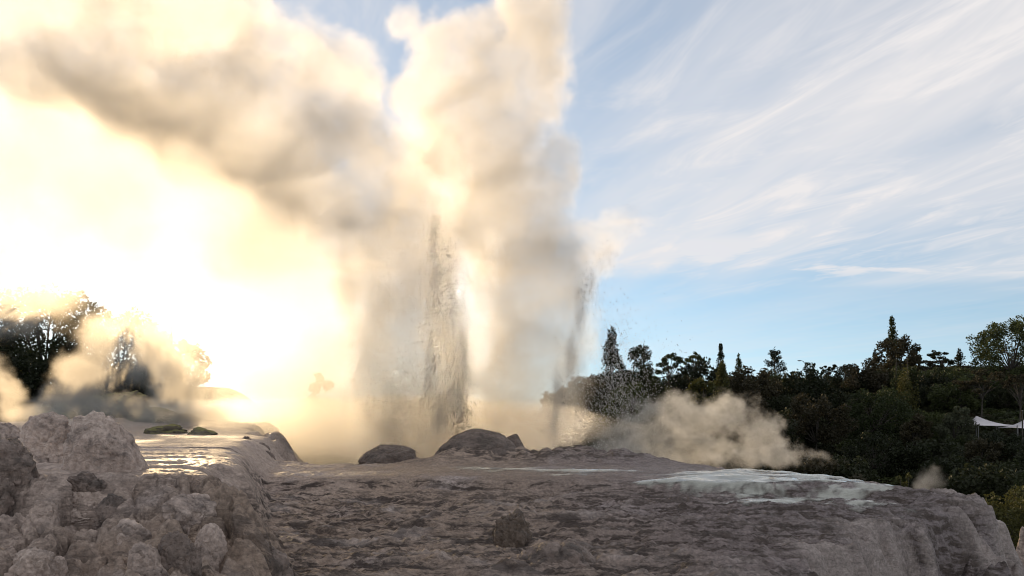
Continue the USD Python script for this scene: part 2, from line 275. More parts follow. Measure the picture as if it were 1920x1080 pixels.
UsdGeom.PrimvarsAPI(gt).CreatePrimvar('wet', Sdf.ValueTypeNames.FloatArray, 'vertex').Set(Vt.FloatArray.FromNumpy(TW.ravel().astype(np.float32)))
tag(gt, kind='structure')

def ground(x, y):
    return float(terrain(np.array([x]), np.array([y]))[0][0])
def hit(px, py, lo=8.5, hi=50):
    """The point of the terrace seen at a place of the photograph."""
    d = np.linspace(lo, hi, 900)
    z = terrain((px - 960) / F * d, d)[0]
    below = np.nonzero(z >= EYE + (HOR - py) / F * d)[0]
    k = d[below[0]] if len(below) else hi
    return P(px, py, k)

# shallow water that runs over the terrace: a film at the smooth height, through which the rough sinter pokes
def water(name, polygon, lift, label, seed):
    poly = shapely.Polygon(polygon)
    x0, y0, x1, y1 = poly.bounds
    xs, ys = np.arange(x0, x1, 0.07), np.arange(y0, y1, 0.07)
    X, Y = np.meshgrid(xs, ys)
    edge = shapely.distance(shapely.points(X, Y), poly.exterior)
    ins = np.where(shapely.contains_xy(poly, X, Y), edge, -edge)
    top, _, film, _, _ = terrain(X, Y)
    Z = film + lift + 0.17 * fb(X * 0.5, Y * 1.3, o=5, seed=seed) - 0.20 * np.exp(-np.maximum(ins, 0) / 0.9) + np.minimum(ins, 0) * 0.3
    fc = grid_faces(*X.shape)
    keep = (ins.ravel()[fc] > -0.25).all(1)
    fk = fc[keep]; usedv = np.unique(fk); new = np.zeros(X.size, int); new[usedv] = np.arange(len(usedv))
    o = obj(name, (np.stack([X, Y, Z], -1).reshape(-1, 3)[usedv], new[fk]), M_water, smooth=True)
    UsdGeom.PrimvarsAPI(o).CreatePrimvar('depth', Sdf.ValueTypeNames.FloatArray, 'vertex').Set(Vt.FloatArray.FromNumpy((Z - top).ravel()[usedv].astype(np.float32)))
    tag(o, label, kind='structure')
water('pool_water', [(-1.6, 25.2), (-3.2, 28.5), (0.2, 29.6), (3.5, 28.6), (5.2, 26.3), (2.5, 24.4)], 0.06, 'thin sheet of spring water below the dark mounds', 1)
water('pool_water', [(2.6, 24.0), (4.6, 27.6), (7.5, 28.6), (11.4, 25.4), (12.0, 23.0), (10.4, 20.3), (8.6, 19.6), (6.8, 18.6), (5.2, 19.8), (4.0, 22)], 0.085, 'pale spring water spreading over the right shoulder', 2)

# ------------------------------------------------------------------ rocks
def rock_mesh(w, h, dp, seed, planes=9, rough=0.10, sub=5, lump=0.16, cut=0.62):
    """A rock as it sits in the ground: cut by random planes, cracked and pitted, with its widest part near the foot and a skirt that goes under."""
    r = np.random.RandomState(seed)
    m = trimesh.creation.icosphere(sub, 1.0)
    d = np.array(m.vertices)
    nn = r.normal(size=(planes, 3)); nn[:, 2] = np.abs(nn[:, 2]) * 0.9; nn /= np.linalg.norm(nn, axis=1, keepdims=True)
    hh = r.uniform(cut, 0.98, planes)
    up = d.copy(); up[:, 2] = np.maximum(up[:, 2], 0.0); up /= np.linalg.norm(up, axis=1, keepdims=True) + 1e-9
    cosv = up @ nn.T
    rr = np.where(cosv > 0.05, hh / np.maximum(cosv, 0.05), 9)
    k = 18.0
    rad = -np.log(np.exp(-k * rr).sum(1) + np.exp(-k * 1.0)) / k
    v = up * rad[:, None]
    q = v * 1.15; q[:, 2] = np.where(d[:, 2] < 0, d[:, 2] * 1.6, q[:, 2]); q = q + seed * 3.17
    disp = lump * fb(q[:, 0] * 1.7, q[:, 1] * 1.7, q[:, 2] * 1.7, 3, seed) + rough * fb(q[:, 0] * 5, q[:, 1] * 5, q[:, 2] * 5, 4, seed + 1) + 0.35 * rough * fb(q[:, 0] * 16, q[:, 1] * 16, q[:, 2] * 16, 3, seed + 5)
    rid = 1 - np.abs(fb(q[:, 0] * 2.2, q[:, 1] * 2.2, q[:, 2] * 2.6, 3, seed + 2)) * 4
    disp = disp - rough * 1.3 * np.clip(rid, 0, 1) ** 2
    v = v * (1 + disp)[:, None]
    v[:, 2] = np.sign(v[:, 2]) * np.abs(v[:, 2]) ** 0.72
    lo = d[:, 2] < 0
    v[lo, :2] *= (1 + 0.10 * np.minimum(1, -d[lo, 2] * 2))[:, None]
    v[lo, 2] = v[lo, 2] * 0.3 + np.maximum(d[lo, 2], -0.75) * 0.7
    deep = d[:, 2] < -0.75
    v[deep, :2] *= np.sqrt(np.maximum(0, 1 - d[deep, 2] ** 2) / (1 - 0.75 ** 2))[:, None]
    v[:, :2] -= (v[:, :2].max(0) + v[:, :2].min(0)) / 2
    s = np.array([w, dp]) / (v[:, :2].max(0) - v[:, :2].min(0))
    v[:, :2] *= s
    v[:, 2] *= h / np.percentile(v[:, 2], 98.5)
    return v, np.array(m.faces)

def boulder(box, label, m=None, seed=1, d=None, depth=0.9, sink=0.12, name='boulder', cat='rock', sub=5, base=None, **kw):
    """box: left, right, top, bottom in the photograph; it stands on the terrace where its foot is seen."""
    l, r, t, b = box
    if d is None:
        d = hit((l + r) / 2, base or b)[1]
    d2 = d + 0.35 * depth * (r - l) / F * d
    c = P((l + r) / 2, b, d2); c[2] -= sink * (b - t) / F * d2
    w, h = (r - l) / F * d2, (b - t) / F * d2 * (1 + sink)
    v, f = rock_mesh(w, h, w * depth, seed, sub=sub, **kw)
    o = obj(name, (v + c, f), m or M_rock, smooth=True)
    return tag(o, label, cat)

boulder((112, 294, 780, 884), 'largest pale boulder with a dark crack, on the left shelf', seed=11, depth=0.8, planes=12, rough=0.07)
boulder((26, 140, 778, 842), 'rounded boulder behind and left of the largest cracked boulder', seed=12, d=17.5)
boulder((-60, 86, 824, 890), 'brown streaked boulder cut by the left edge of the photo', M_rock2, seed=13, d=13.2)
boulder((-50, 42, 888, 960), 'dark crusted lump at the left edge below the streaked boulder', M_rock2, seed=14)
boulder((34, 120, 938, 1000), 'smooth upright boulder beside a dark hollow', seed=15, cut=0.45, lump=0.24)
boulder((98, 208, 922, 960), 'pale angular slab leaning in the middle of the left rubble', seed=16, planes=7, cut=0.6)
boulder((118, 216, 886, 928), 'crusty boulder just above the angular slab', M_rock2, seed=17)
boulder((176, 246, 930, 966), 'dark pitted boulder right of the angular slab', M_rock2, seed=18)
boulder((194, 296, 978, 1036), 'pale ridged rock below the dark pitted boulder', seed=20, cut=0.45, lump=0.24)
boulder((222, 340, 1022, 1090), 'bulky pale boulder at the bottom edge beside the fluted slab', seed=23, cut=0.45, lump=0.24)
boulder((0, 130, 1030, 1100), 'low boulder at the bottom left corner', seed=24)
boulder((360, 428, 984, 1056), 'light fluted slab standing upright at the bottom of the left rubble', seed=25, d=11.2, planes=4, cut=0.86, depth=1.5, rough=0.06, lump=0.05)
boulder((414, 554, 1016, 1130), 'dark rough block at the foot of the rubble near the bottom edge', M_rock2, seed=26, d=11.8, planes=7, cut=0.6)
boulder((280, 380, 1000, 1070), 'broken crusted ledge left of the fluted slab', M_rock2, seed=27)
boulder((290, 430, 930, 990), 'layered rock below the flowstone cliff', seed=28)
boulder((916, 1010, 962, 1030), 'lone brown knob of rock in the middle of the terrace', M_knob, seed=29, base=1026, rough=0.12, lump=0.26, planes=5, cut=0.8)
boulder((930, 1150, 1018, 1120), 'low grey mound under the lone brown knob', M_rock2, seed=30, d=13.3, rough=0.07, cut=0.9, planes=4, lump=0.12)
boulder((440, 476, 819, 842), 'small dark rock at the upper end of the stack beside the shelf', M_rock2, seed=31, d=30, sub=4)
boulder((466, 513, 832, 866), 'grey rock in the middle of the stack beside the shelf', M_rock2, seed=32, d=29.3, sub=4)
boulder((482, 522, 848, 882), 'lowest grey rock of the stack beside the shelf', M_rock2, seed=33, d=28.8, sub=4)
boulder((262, 352, 797, 812), 'flat mossy rock on the far edge of the shelf', M_moss, seed=34, d=36, sub=4)
boulder((346, 420, 802, 822), 'rounded mossy rock right of the flat mossy rock', M_moss, seed=35, d=35, sub=4)
boulder((140, 292, 737, 790), 'big layered rock outcrop rising out of the steam on the left', M_moss, seed=36, d=43, depth=0.7, planes=10, name='rock_outcrop')
boulder((40, 160, 760, 800), 'low rock ledge left of the layered outcrop', M_moss, seed=37, d=43.5, name='rock_outcrop')
boulder((225, 378, 766, 805), 'rock ledge below and right of the layered outcrop', M_moss, seed=38, d=41.5, name='rock_outcrop')
boulder((-60, 60, 795, 850), 'shadowed rock at the left edge behind the steam wisps', seed=39, d=22)
boulder((658, 796, 835, 880), 'low dark mound in the spray at the foot of the left geyser', M_wetrock, seed=40, d=31.5, name='rock_mound', rough=0.05, cut=0.85, planes=5, depth=0.6, lump=0.12)
boulder((796, 992, 808, 888), 'largest smooth brown mound in front of the geysers', M_wetrock, seed=41, d=30.6, name='rock_mound', rough=0.04, cut=0.95, planes=3, depth=0.7, lump=0.07)
boulder((930, 990, 816, 850), 'small hump behind the largest brown mound', M_wetrock, seed=42, d=33, name='rock_mound', rough=0.04, cut=0.8)
boulder((1882, 2010, 980, 1180), 'grey sinter face at the bottom right edge beyond the drop', seed=44, d=24, depth=0.6)

# ------------------------------------------------------------------ the valley and its hillsides
def hill(x, y):
    x, y = np.asarray(x, float), np.asarray(y, float)
    u = x / np.maximum(y, 5)
    right = -6.8 + 12.3 * sstep(36, 150, y) + 3.0 * sstep(0.30, 0.62, u) * sstep(60, 140, y) - 6 * sstep(170, 600, y)
    left = -1.5 + 3.0 * sstep(45, 70, y) + 6.0 * sstep(75, 200, y)
    w = sstep(-0.24, -0.36, u) * sstep(35, 46, y)
    right = right - (right + 6.8) * sstep(0.10, -0.06, u) * sstep(0, 60, y)
    z = right * (1 - w) + left * w
    return z + 0.7 * fb(x * 0.07, y * 0.07, o=4, seed=91)
yy = np.append(axis([(-300, 0, 10), (0, 30, 8), (30, 180, 110), (180, 600, 30), (600, 9000, 14)]), 9000)
xx = np.append(axis([(-9000, -500, 14), (-500, -110, 26), (-110, 160, 150), (160, 600, 26), (600, 9000, 14)]), 9000)
HX, HY = np.meshgrid(xx, yy)
M_soil = mat('hill_soil', {'g': ('geometry', {}), 'n': ('noise_texture', {'scale': 0.4, 'detail': 8.0, 'roughness': 0.7}), 'f': ('noise_texture', {'scale': 4.0, 'detail': 5.0}),
    'r': ('rgb_ramp', {'ramp': [(0.35, (0.022, 0.022, 0.010)), (0.55, (0.035, 0.038, 0.016)), (0.7, (0.055, 0.045, 0.025))]}), 'b': ('bump', {'strength': 1.0, 'distance': 0.5}), 'p': ('principled_bsdf', {'roughness': 0.95, 'specular_ior_level': 0.1})},
    [('g.position', 'n.vector'), ('n.fac', 'r.fac'), ('r.color', 'p.base_color'), ('g.position', 'f.vector'), ('f.fac', 'b.height'), ('b.normal', 'p.normal')], surface='p.BSDF')
tag(obj('hillside', (np.stack([HX, HY, hill(HX, HY)], -1).reshape(-1, 3), grid_faces(*HX.shape)), M_soil, smooth=True), kind='structure')
# one far wooded hill that shows in a gap of the skyline
hx, hy = np.meshgrid(np.linspace(400, 1500, 60), np.linspace(1300, 2100, 30))
hz_ = -20 + 100 * np.exp(-((hx - 880) / 160) ** 2 - ((hy - 1600) / 200) ** 2) + 26 * np.exp(-((hx - 1150) / 300) ** 2 - ((hy - 1650) / 250) ** 2) + 8 * fb(hx * 0.02, hy * 0.02, seed=5)
tag(obj('distant_hill', (np.stack([hx, hy, hz_], -1).reshape(-1, 3), grid_faces(*hx.shape)), M_soil, smooth=True), kind='structure')

def leaf_mat(name, c1, c2, trans=0.35):
    return mat(name, {'o': ('object_info', {}), 'g': ('geometry', {}), 'n': ('noise_texture', {'scale': 0.9, 'detail': 3.0}), 'a': ('math', {'math_type': 'multiply_add', 'value2': 0.45}), 'a2': ('math', {'math_type': 'multiply', 'value2': 0.5}),
        'r': ('rgb_ramp', {'ramp': [(0.2, c1), (0.75, c2)]}), 'd': ('principled_bsdf', {'roughness': 0.6, 'specular_ior_level': 0.25}), 't': ('translucent_bsdf', {}), 'm': ('mix_closure', {'fac': trans})},
        [('g.position', 'n.vector'), ('o.random', 'a.value1'), ('n.fac', 'a2.value1'), ('a2.value', 'a.value3'), ('a.value', 'r.fac'), ('r.color', 'd.base_color'), ('r.color', 't.color'), ('d.BSDF', 'm.closure1'), ('t.BSDF', 'm.closure2')], surface='m.closure')
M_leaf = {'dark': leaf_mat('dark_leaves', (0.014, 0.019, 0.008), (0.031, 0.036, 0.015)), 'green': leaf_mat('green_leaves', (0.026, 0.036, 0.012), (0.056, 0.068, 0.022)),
          'brown': leaf_mat('brown_leaves', (0.026, 0.023, 0.012), (0.046, 0.040, 0.020)), 'yellow': leaf_mat('yellow_green_leaves', (0.055, 0.058, 0.016), (0.095, 0.090, 0.026)),
          'pale': leaf_mat('pale_grey_green_leaves', (0.060, 0.068, 0.040), (0.105, 0.115, 0.066))}
M_bark = mat('bark', {'g': ('geometry', {}), 'n': ('noise_texture', {'scale': 6.0, 'detail': 5.0}), 'r': ('rgb_ramp', {'ramp': [(0.3, (0.02, 0.016, 0.012)), (0.7, (0.055, 0.046, 0.037))]}), 'p': ('principled_bsdf', {'roughness': 0.9})},
    [('g.position', 'n.vector'), ('n.fac', 'r.fac'), ('r.color', 'p.base_color')], surface='p.BSDF')

def tube(pts, rad, sides=5):
    p = np.asarray(pts, float); t = np.gradient(p, axis=0); t /= np.linalg.norm(t, axis=1, keepdims=True) + 1e-9
    a = np.cross(t, np.where(np.abs(t[:, 2:]) < 0.9, [0, 0, 1.0], [1.0, 0, 0])); a /= np.linalg.norm(a, axis=1, keepdims=True)
    b, ang = np.cross(t, a), np.arange(sides) * 2 * np.pi / sides
    v = p[:, None] + np.broadcast_to(rad, (len(p),))[:, None, None] * (np.cos(ang)[None, :, None] * a[:, None] + np.sin(ang)[None, :, None] * b[:, None])
    i, j = np.meshgrid(np.arange(len(p) - 1), np.arange(sides), indexing='ij')
    q = np.stack([i * sides + j, i * sides + (j + 1) % sides, (i + 1) * sides + (j + 1) % sides, (i + 1) * sides + j], -1).reshape(-1, 4)
    return trimesh.Trimesh(v.reshape(-1, 3), np.vstack([q[:, [0, 1, 2]], q[:, [0, 2, 3]]]), process=False)

def leaves(pts, size, rng, droop=0.0):
    n = len(pts)
    nor = rng.normal(size=(n, 3)); nor[:, 2] = np.abs(nor[:, 2]) * 0.8 + 0.2; nor /= np.linalg.norm(nor, axis=1, keepdims=True)
    a = np.cross(nor, rng.normal(size=(n, 3))); a /= np.linalg.norm(a, axis=1, keepdims=True); a[:, 2] -= droop
    b = np.cross(nor, a)
    s = size * rng.uniform(0.6, 1.35, (n, 1))
    v = np.stack([pts - a * s, pts + b * s * 0.5, pts + a * s, pts - b * s * 0.5 + nor * s * 0.25], 1).reshape(-1, 3)
    i = np.arange(n)[:, None] * 4
    return v, np.vstack([i + [0, 1, 2], i + [0, 2, 3]])

def make_tree(name, label, kind, h, w, color, seed, n=3500, loc=(0, 0, 0), group=None, cat='tree', leaf=None):
    """A tapered trunk with limbs and a crown of leaf-sized faces in clumps."""
    rng = np.random.RandomState(seed)
    r = w / 2
    lean = rng.normal(0, 0.03, 2) * h
    top = {'round': 0.55, 'broad': 0.6, 'umbrella': 0.75, 'spread': 0.7}.get(kind, 0.96) * h
    ts = np.linspace(0, 1, 7)
    trunk = [tube(np.stack([lean[0] * ts ** 2, lean[1] * ts ** 2, top * ts - 0.3 * (ts == 0)], 1), np.maximum(0.012 * h * (1.25 - ts), 0.015), 7)]
    clumps = []                                           # centre, radii
    if kind == 'spire':
        for t in np.sort(rng.uniform(0.06, 1, 130)):
            rr = r * (1 - t) ** 0.8 * rng.uniform(0.55, 1.0); a = rng.uniform(0, 6.283)
            clumps.append(((rr * math.cos(a), rr * math.sin(a), h * t * 0.98), (0.20 * r + 0.12 * r * (1 - t), 0.045 * h)))
        clumps += [((0, 0, h * t), (0.10 * r + 0.25 * r * (1 - t), 0.05 * h)) for t in np.linspace(0.3, 0.985, 22)]
    elif kind == 'podocarp':
        for t in np.linspace(0.16, 0.97, 30):
            for _ in range(2):
                L = r * (1.08 - t) ** 0.55 * rng.uniform(0.55, 1.1); a = rng.uniform(0, 6.283); z0 = h * t * 0.93
                e = np.array([L * math.cos(a), L * math.sin(a), z0 + L * rng.uniform(0.15, 0.55)])
                trunk.append(tube([(lean[0] * t * t, lean[1] * t * t, z0), e * [.5, .5, 1] - [0, 0, L * 0.1], e], [0.007 * h * (1.1 - t), 0.004 * h, 0.002 * h], 4))
                for q in (0.55, 0.8, 1.0):
                    clumps.append(((e[0] * q, e[1] * q, z0 + (e[2] - z0) * q), (0.17 * r, 0.028 * h)))
        clumps += [((0, 0, h * t), (0.10 * r, 0.03 * h)) for t in np.linspace(0.8, 0.98, 5)]
    elif kind in ('umbrella', 'spread'):
        for i in range(15 if kind == 'spread' else 18):
            a = i * 2.4 + rng.uniform(-0.4, 0.4); q = math.sqrt((i + 0.7) / 18)
            z = h * (0.96 - 0.16 * q * q + rng.uniform(-0.06, 0.03)) if kind == 'umbrella' else h * rng.uniform(0.62, 0.98) * (1 - 0.12 * q)
            e = np.array([r * q * math.cos(a), r * q * math.sin(a), z]); z0 = h * rng.uniform(0.42, 0.62)
            trunk.append(tube([(lean[0] * .4, lean[1] * .4, z0), e * [.55, .55, 0] + [0, 0, z0 + (z - z0) * 0.6], e], [0.009 * h, 0.005 * h, 0.002 * h], 4))
            for _ in range(3):
                clumps.append((tuple(e + rng.normal(0, 0.10 * r, 3) * [1, 1, 0.4]), (0.17 * r, 0.022 * h)))
    elif kind == 'column':
        for i in range(16):
            a = rng.uniform(0, 6.283); q = r * 0.62 * math.sqrt(rng.uniform(0, 1)); hh = h * (1 - 0.55 * (q / r) ** 1.2) * rng.uniform(0.75, 1.0)
            for t in np.linspace(0.15, 1, 12):
                wd = r * 0.34 * math.sin(math.pi * (0.15 + 0.85 * t) ** 0.8) + 0.03 * r
                clumps.append(((q * math.cos(a) * (0.7 + 0.3 * t), q * math.sin(a) * (0.7 + 0.3 * t), hh * t * 0.98), (wd, 0.05 * h)))
    else:
        nl = 34 if kind == 'round' else 20
        c0, rz_ = h * (0.50 if kind == 'round' else 0.53), h * (0.48 if kind == 'round' else 0.45)
        for i in range(nl):
            ph = math.acos(1 - (1.85 if kind == 'round' else 1.6) * (i + 0.5) / nl); a = i * 2.39996 + rng.uniform(-0.3, 0.3)
            q = rng.uniform(0.80, 0.95) if kind == 'round' else rng.uniform(0.5, 1.0)
            e = np.array([r * q * math.sin(ph) * math.cos(a), r * q * math.sin(ph) * math.sin(a), c0 + rz_ * q * math.cos(ph)])
            cr = (0.27 if kind == 'round' else 0.30) * r * rng.uniform(0.75, 1.15)
            trunk.append(tube([(0, 0, h * 0.28), e * [.5, .5, 0] + [0, 0, h * 0.3 + (e[2] - h * 0.3) * 0.6], e], [0.010 * h, 0.006 * h, 0.002 * h], 4))
            for _ in range(4):
                v = rng.normal(size=3); v /= np.linalg.norm(v)
                clumps.append((tuple(e + v * cr * 0.55), (cr * 0.62, cr * 0.5)))
            clumps.append((tuple(e * [.75, .75, 1] - [0, 0, cr * 0.4]), (cr * 0.7, cr * 0.6)))
    C = np.array([c[0] for c in clumps]); R = np.array([c[1] for c in clumps])
    pick = rng.choice(len(C), n, p=R[:, 0] ** 1.4 / (R[:, 0] ** 1.4).sum())
    dv = rng.normal(size=(n, 3)); dv /= np.linalg.norm(dv, axis=1, keepdims=True); dv *= rng.uniform(0.35, 1.0, (n, 1)) ** 0.5
    pts = C[pick] + dv * np.stack([R[pick, 0], R[pick, 0], R[pick, 1] * 1.3], 1)
    pts[:, :2] += lean * (pts[:, 2:] / h).clip(0, 1) ** 2
    t = thing(name, label, cat, loc, 0, 1.0, group)
    obj('trunk', trimesh.util.concatenate(trunk), M_bark, t, smooth=True)
    ls = (leaf or 1.45 * math.sqrt(w * h / n)) * {'round': 1.3, 'broad': 1.3, 'umbrella': 0.75, 'spread': 0.8, 'podocarp': 0.85}.get(kind, 1.0)
    obj('crown', leaves(pts, ls, rng), M_leaf[color], t, smooth=False)
    return t

def tree_at(name, label, kind, px, top, w, d, color, seed, n=3500, **kw):
    if kind in ('broad', 'round'):
        w *= 1.18; top -= 4
    x = (px - 960) / F * d
    z0 = float(hill(x, d)) - 0.2
    h = EYE + (HOR - top) / F * d - z0
    return make_tree(name, label, kind, h, w / F * d, color, seed, n, (x, d, z0), **kw)

tree_at('cypress_tree', 'tall pointed conifer behind the spray, first of the skyline beside the geyser', 'spire', 1145, 617, 78, 96, 'dark', 201, 5000)
tree_at('bushy_tree', 'dark bushy tree speckled by spray, right of the pointed conifer', 'broad', 1180, 662, 72, 92, 'dark', 202, 4500)
tree_at('conifer_tree', 'ragged open conifer between the spray and the spreading tree', 'podocarp', 1208, 639, 62, 104, 'dark', 203, 3500)
tree_at('spreading_tree', 'thin spreading tree with layered branches right of the ragged conifer', 'spread', 1255, 660, 66, 108, 'green', 204, 2200)
tree_at('umbrella_tree', 'small umbrella crowned tree standing clear on the skyline above a dark bush', 'umbrella', 1302, 659, 36, 118, 'green', 205, 1300)
tree_at('round_tree', 'dark rounded tree below the small umbrella crown', 'round', 1308, 680, 84, 106, 'dark', 206, 4000)
tree_at('bushy_tree', 'yellow green bush left of the twin pointed cypresses', 'broad', 1318, 697, 52, 88, 'yellow', 207, 2500)
tree_at('cypress_tree', 'dark narrow cypress tip rising behind a brighter cypress', 'spire', 1351, 645, 34, 112, 'dark', 208, 3000)
tree_at('cypress_tree', 'brighter green cypress in front of the dark narrow one', 'spire', 1356, 678, 60, 96, 'yellow', 209, 4000)
tree_at('cypress_tree', 'small pale pointed conifer right of the twin cypresses', 'spire', 1385, 664, 34, 116, 'green', 210, 2200)
tree_at('bushy_tree', 'brownish bushy tree below the skyline left of the tall dark conifer', 'broad', 1418, 690, 92, 98, 'brown', 211, 4500)
tree_at('conifer_tree', 'tall dark conifer with upswept branches left of the street lamp', 'podocarp', 1452, 652, 56, 122, 'dark', 212, 3500)
tree_at('bushy_tree', 'wide dark tree below the street lamp', 'broad', 1508, 689, 104, 104, 'dark', 213, 5000)
tree_at('spreading_tree', 'small layered tree on the skyline right of the street lamp', 'spread', 1553, 677, 34, 120, 'dark', 214, 1300)
tree_at('umbrella_tree', 'slender umbrella tree with a visible stem right of the layered tree', 'umbrella', 1588, 681, 32, 116, 'brown', 215, 1200)
tree_at('bushy_tree', 'brown dark tree left of the highest conifer', 'broad', 1625, 681, 84, 108, 'brown', 216, 4500)
tree_at('cypress_tree', 'little spiky conifer tip left of the highest conifer', 'spire', 1640, 655, 26, 124, 'dark', 217, 1800)
tree_at('conifer_tree', 'highest pointed conifer, standing over a round brown crown', 'spire', 1675, 597, 44, 126, 'green', 218, 4500)
tree_at('round_tree', 'round brown crown right under the highest conifer', 'broad', 1686, 632, 76, 118, 'brown', 219, 5000)
tree_at('columnar_tree', 'bright green lumpy columnar tree in front of the round brown crown', 'column', 1703, 655, 56, 98, 'yellow', 220, 5000)
tree_at('columnar_tree', 'smaller green column left of the bright lumpy tree', 'column', 1679, 664, 28, 100, 'green', 221, 2500)
tree_at('spreading_tree', 'airy branching tree right of the green columns', 'spread', 1737, 671, 46, 114, 'brown', 222, 1500)
tree_at('spreading_tree', 'dark clumped tree between the airy tree and the small fir', 'spread', 1766, 650, 56, 116, 'dark', 223, 2500)
tree_at('cypress_tree', 'small dark fir in the gap before the far hill', 'spire', 1803, 655, 36, 118, 'dark', 224, 2200)
tree_at('spreading_tree', 'pale brown fine branched tree left of the great broad tree', 'spread', 1840, 684, 84, 92, 'brown', 225, 2600)
tree_at('broad_tree', 'great broad green tree at the right edge of the skyline', 'round', 1898, 598, 112, 110, 'green', 226, 15000)
tree_at('umbrella_tree', 'flat topped shrub tree at the right edge below the great tree', 'umbrella', 1912, 700, 56, 86, 'brown', 227, 2200)
tree_at('round_tree', 'dense dome shaped green tree in the middle of the hillside', 'round', 1643, 728, 104, 84, 'green', 228, 9000)
tree_at('bushy_tree', 'olive brown tree with a lit top left of the dome shaped tree', 'broad', 1530, 747, 104, 80, 'brown', 229, 6500)
tree_at('bushy_tree', 'small grey brown tree right of the dome shaped tree', 'broad', 1716, 772, 52, 78, 'brown', 230, 3000)
tree_at('broad_tree', 'pale green loose tree left of the white canopy', 'broad', 1793, 757, 62, 78, 'pale', 231, 4500)
tree_at('bushy_tree', 'brownish tree just above the low rolling steam', 'broad', 1420, 744, 76, 80, 'brown', 232, 4000)
tree_at('round_tree', 'low dark dome bush above the left end of the rolling steam', 'round', 1240, 733, 62, 76, 'dark', 233, 3000)
tree_at('round_tree', 'smaller dark dome bush right of the low dark dome', 'round', 1277, 738, 44, 78, 'dark', 234, 2200)
tree_at('bushy_tree', 'olive bush speckled by drops beside the geyser spray', 'round', 1180, 716, 82, 74, 'green', 235, 4000)
tree_at('bushy_shrub', 'sunlit leafy bush at the right edge beyond the terrace drop', 'broad', 1888, 914, 150, 44, 'yellow', 236, 7000, cat='shrub', leaf=0.07)
tree_at('bushy_shrub', 'small bright bush behind the right shoulder of the terrace', 'broad', 1698, 876, 46, 48, 'yellow', 237, 2000, cat='shrub', leaf=0.06)
tree_at('bushy_shrub', 'thin leafed shrub at the right edge above the sunlit bush', 'broad', 1916, 886, 36, 50, 'green', 238, 1200, cat='shrub', leaf=0.06)
# left, against the sun
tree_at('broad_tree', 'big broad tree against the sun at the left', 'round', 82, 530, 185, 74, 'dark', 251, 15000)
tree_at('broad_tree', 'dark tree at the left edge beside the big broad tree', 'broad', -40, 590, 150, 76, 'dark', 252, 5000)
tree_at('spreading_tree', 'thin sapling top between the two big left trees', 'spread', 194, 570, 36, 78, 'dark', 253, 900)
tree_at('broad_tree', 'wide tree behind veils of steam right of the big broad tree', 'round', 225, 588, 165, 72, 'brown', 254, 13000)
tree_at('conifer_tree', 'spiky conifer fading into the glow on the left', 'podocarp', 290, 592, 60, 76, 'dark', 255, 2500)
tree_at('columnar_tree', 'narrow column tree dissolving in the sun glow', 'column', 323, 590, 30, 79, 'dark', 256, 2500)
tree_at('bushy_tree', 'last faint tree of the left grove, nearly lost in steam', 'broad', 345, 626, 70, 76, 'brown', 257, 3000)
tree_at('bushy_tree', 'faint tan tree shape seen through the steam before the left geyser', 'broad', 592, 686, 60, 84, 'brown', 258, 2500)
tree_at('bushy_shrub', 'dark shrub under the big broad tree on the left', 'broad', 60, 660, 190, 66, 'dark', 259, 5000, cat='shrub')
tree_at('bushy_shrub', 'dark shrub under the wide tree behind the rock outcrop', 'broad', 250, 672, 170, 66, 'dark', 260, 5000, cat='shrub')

# the rest of the wood on the hillside: copies of four kinds
rng = np.random.RandomState(5)
WOOD = 'dark bushy trees massed on the shaded hillside'
spots = []
while len(spots) < 165:
    d = rng.uniform(56, 132) if len(spots) < 120 else rng.uniform(100, 134); px = rng.uniform(1030, 1990)
    x = (px - 960) / F * d
    if all((x - a) ** 2 + (d - b) ** 2 > 2.2 ** 2 for a, b in spots):
        spots.append((x, d))
protos = {}
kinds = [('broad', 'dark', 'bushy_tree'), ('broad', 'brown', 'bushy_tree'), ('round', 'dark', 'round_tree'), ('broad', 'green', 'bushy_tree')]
for i, (x, d) in enumerate(spots):
    k = i % 4 if rng.rand() < 0.75 else 0
    px = 960 + x / d * F
    z0 = float(hill(x, d)) - 0.3
    limit = EYE + (HOR - (704 - 18 * (px > 1580))) / F * d - z0      # stays under the skyline trees
    if px > 1765 and d < 93:
        limit = EYE + (HOR - 818) / F * d - z0              # leaves the canopies in view
        if limit < 1.2: continue
    s = min(rng.uniform(0.75, 1.25), max(limit, 1.2) / 4.2)
    label = ('dark bushy tree in the shaded hillside wood', 'brownish bushy tree in the shaded hillside wood', 'dark rounded tree in the shaded hillside wood', 'green bushy tree in the shaded hillside wood')[k]
    if k not in protos:
        protos[k] = make_tree('hillside_tree', label, kinds[k][0], 4.2, 4.6, kinds[k][1], 300 + k, 4200, (x, d, z0), group=label.replace('tree', 'trees'))
    else:
        copy_of(protos[k], (x, d, z0), rng.uniform(0, 6.28), (s * rng.uniform(0.85, 1.25), s * rng.uniform(0.85, 1.25), s), label, 'tree', label.replace('tree', 'trees'))

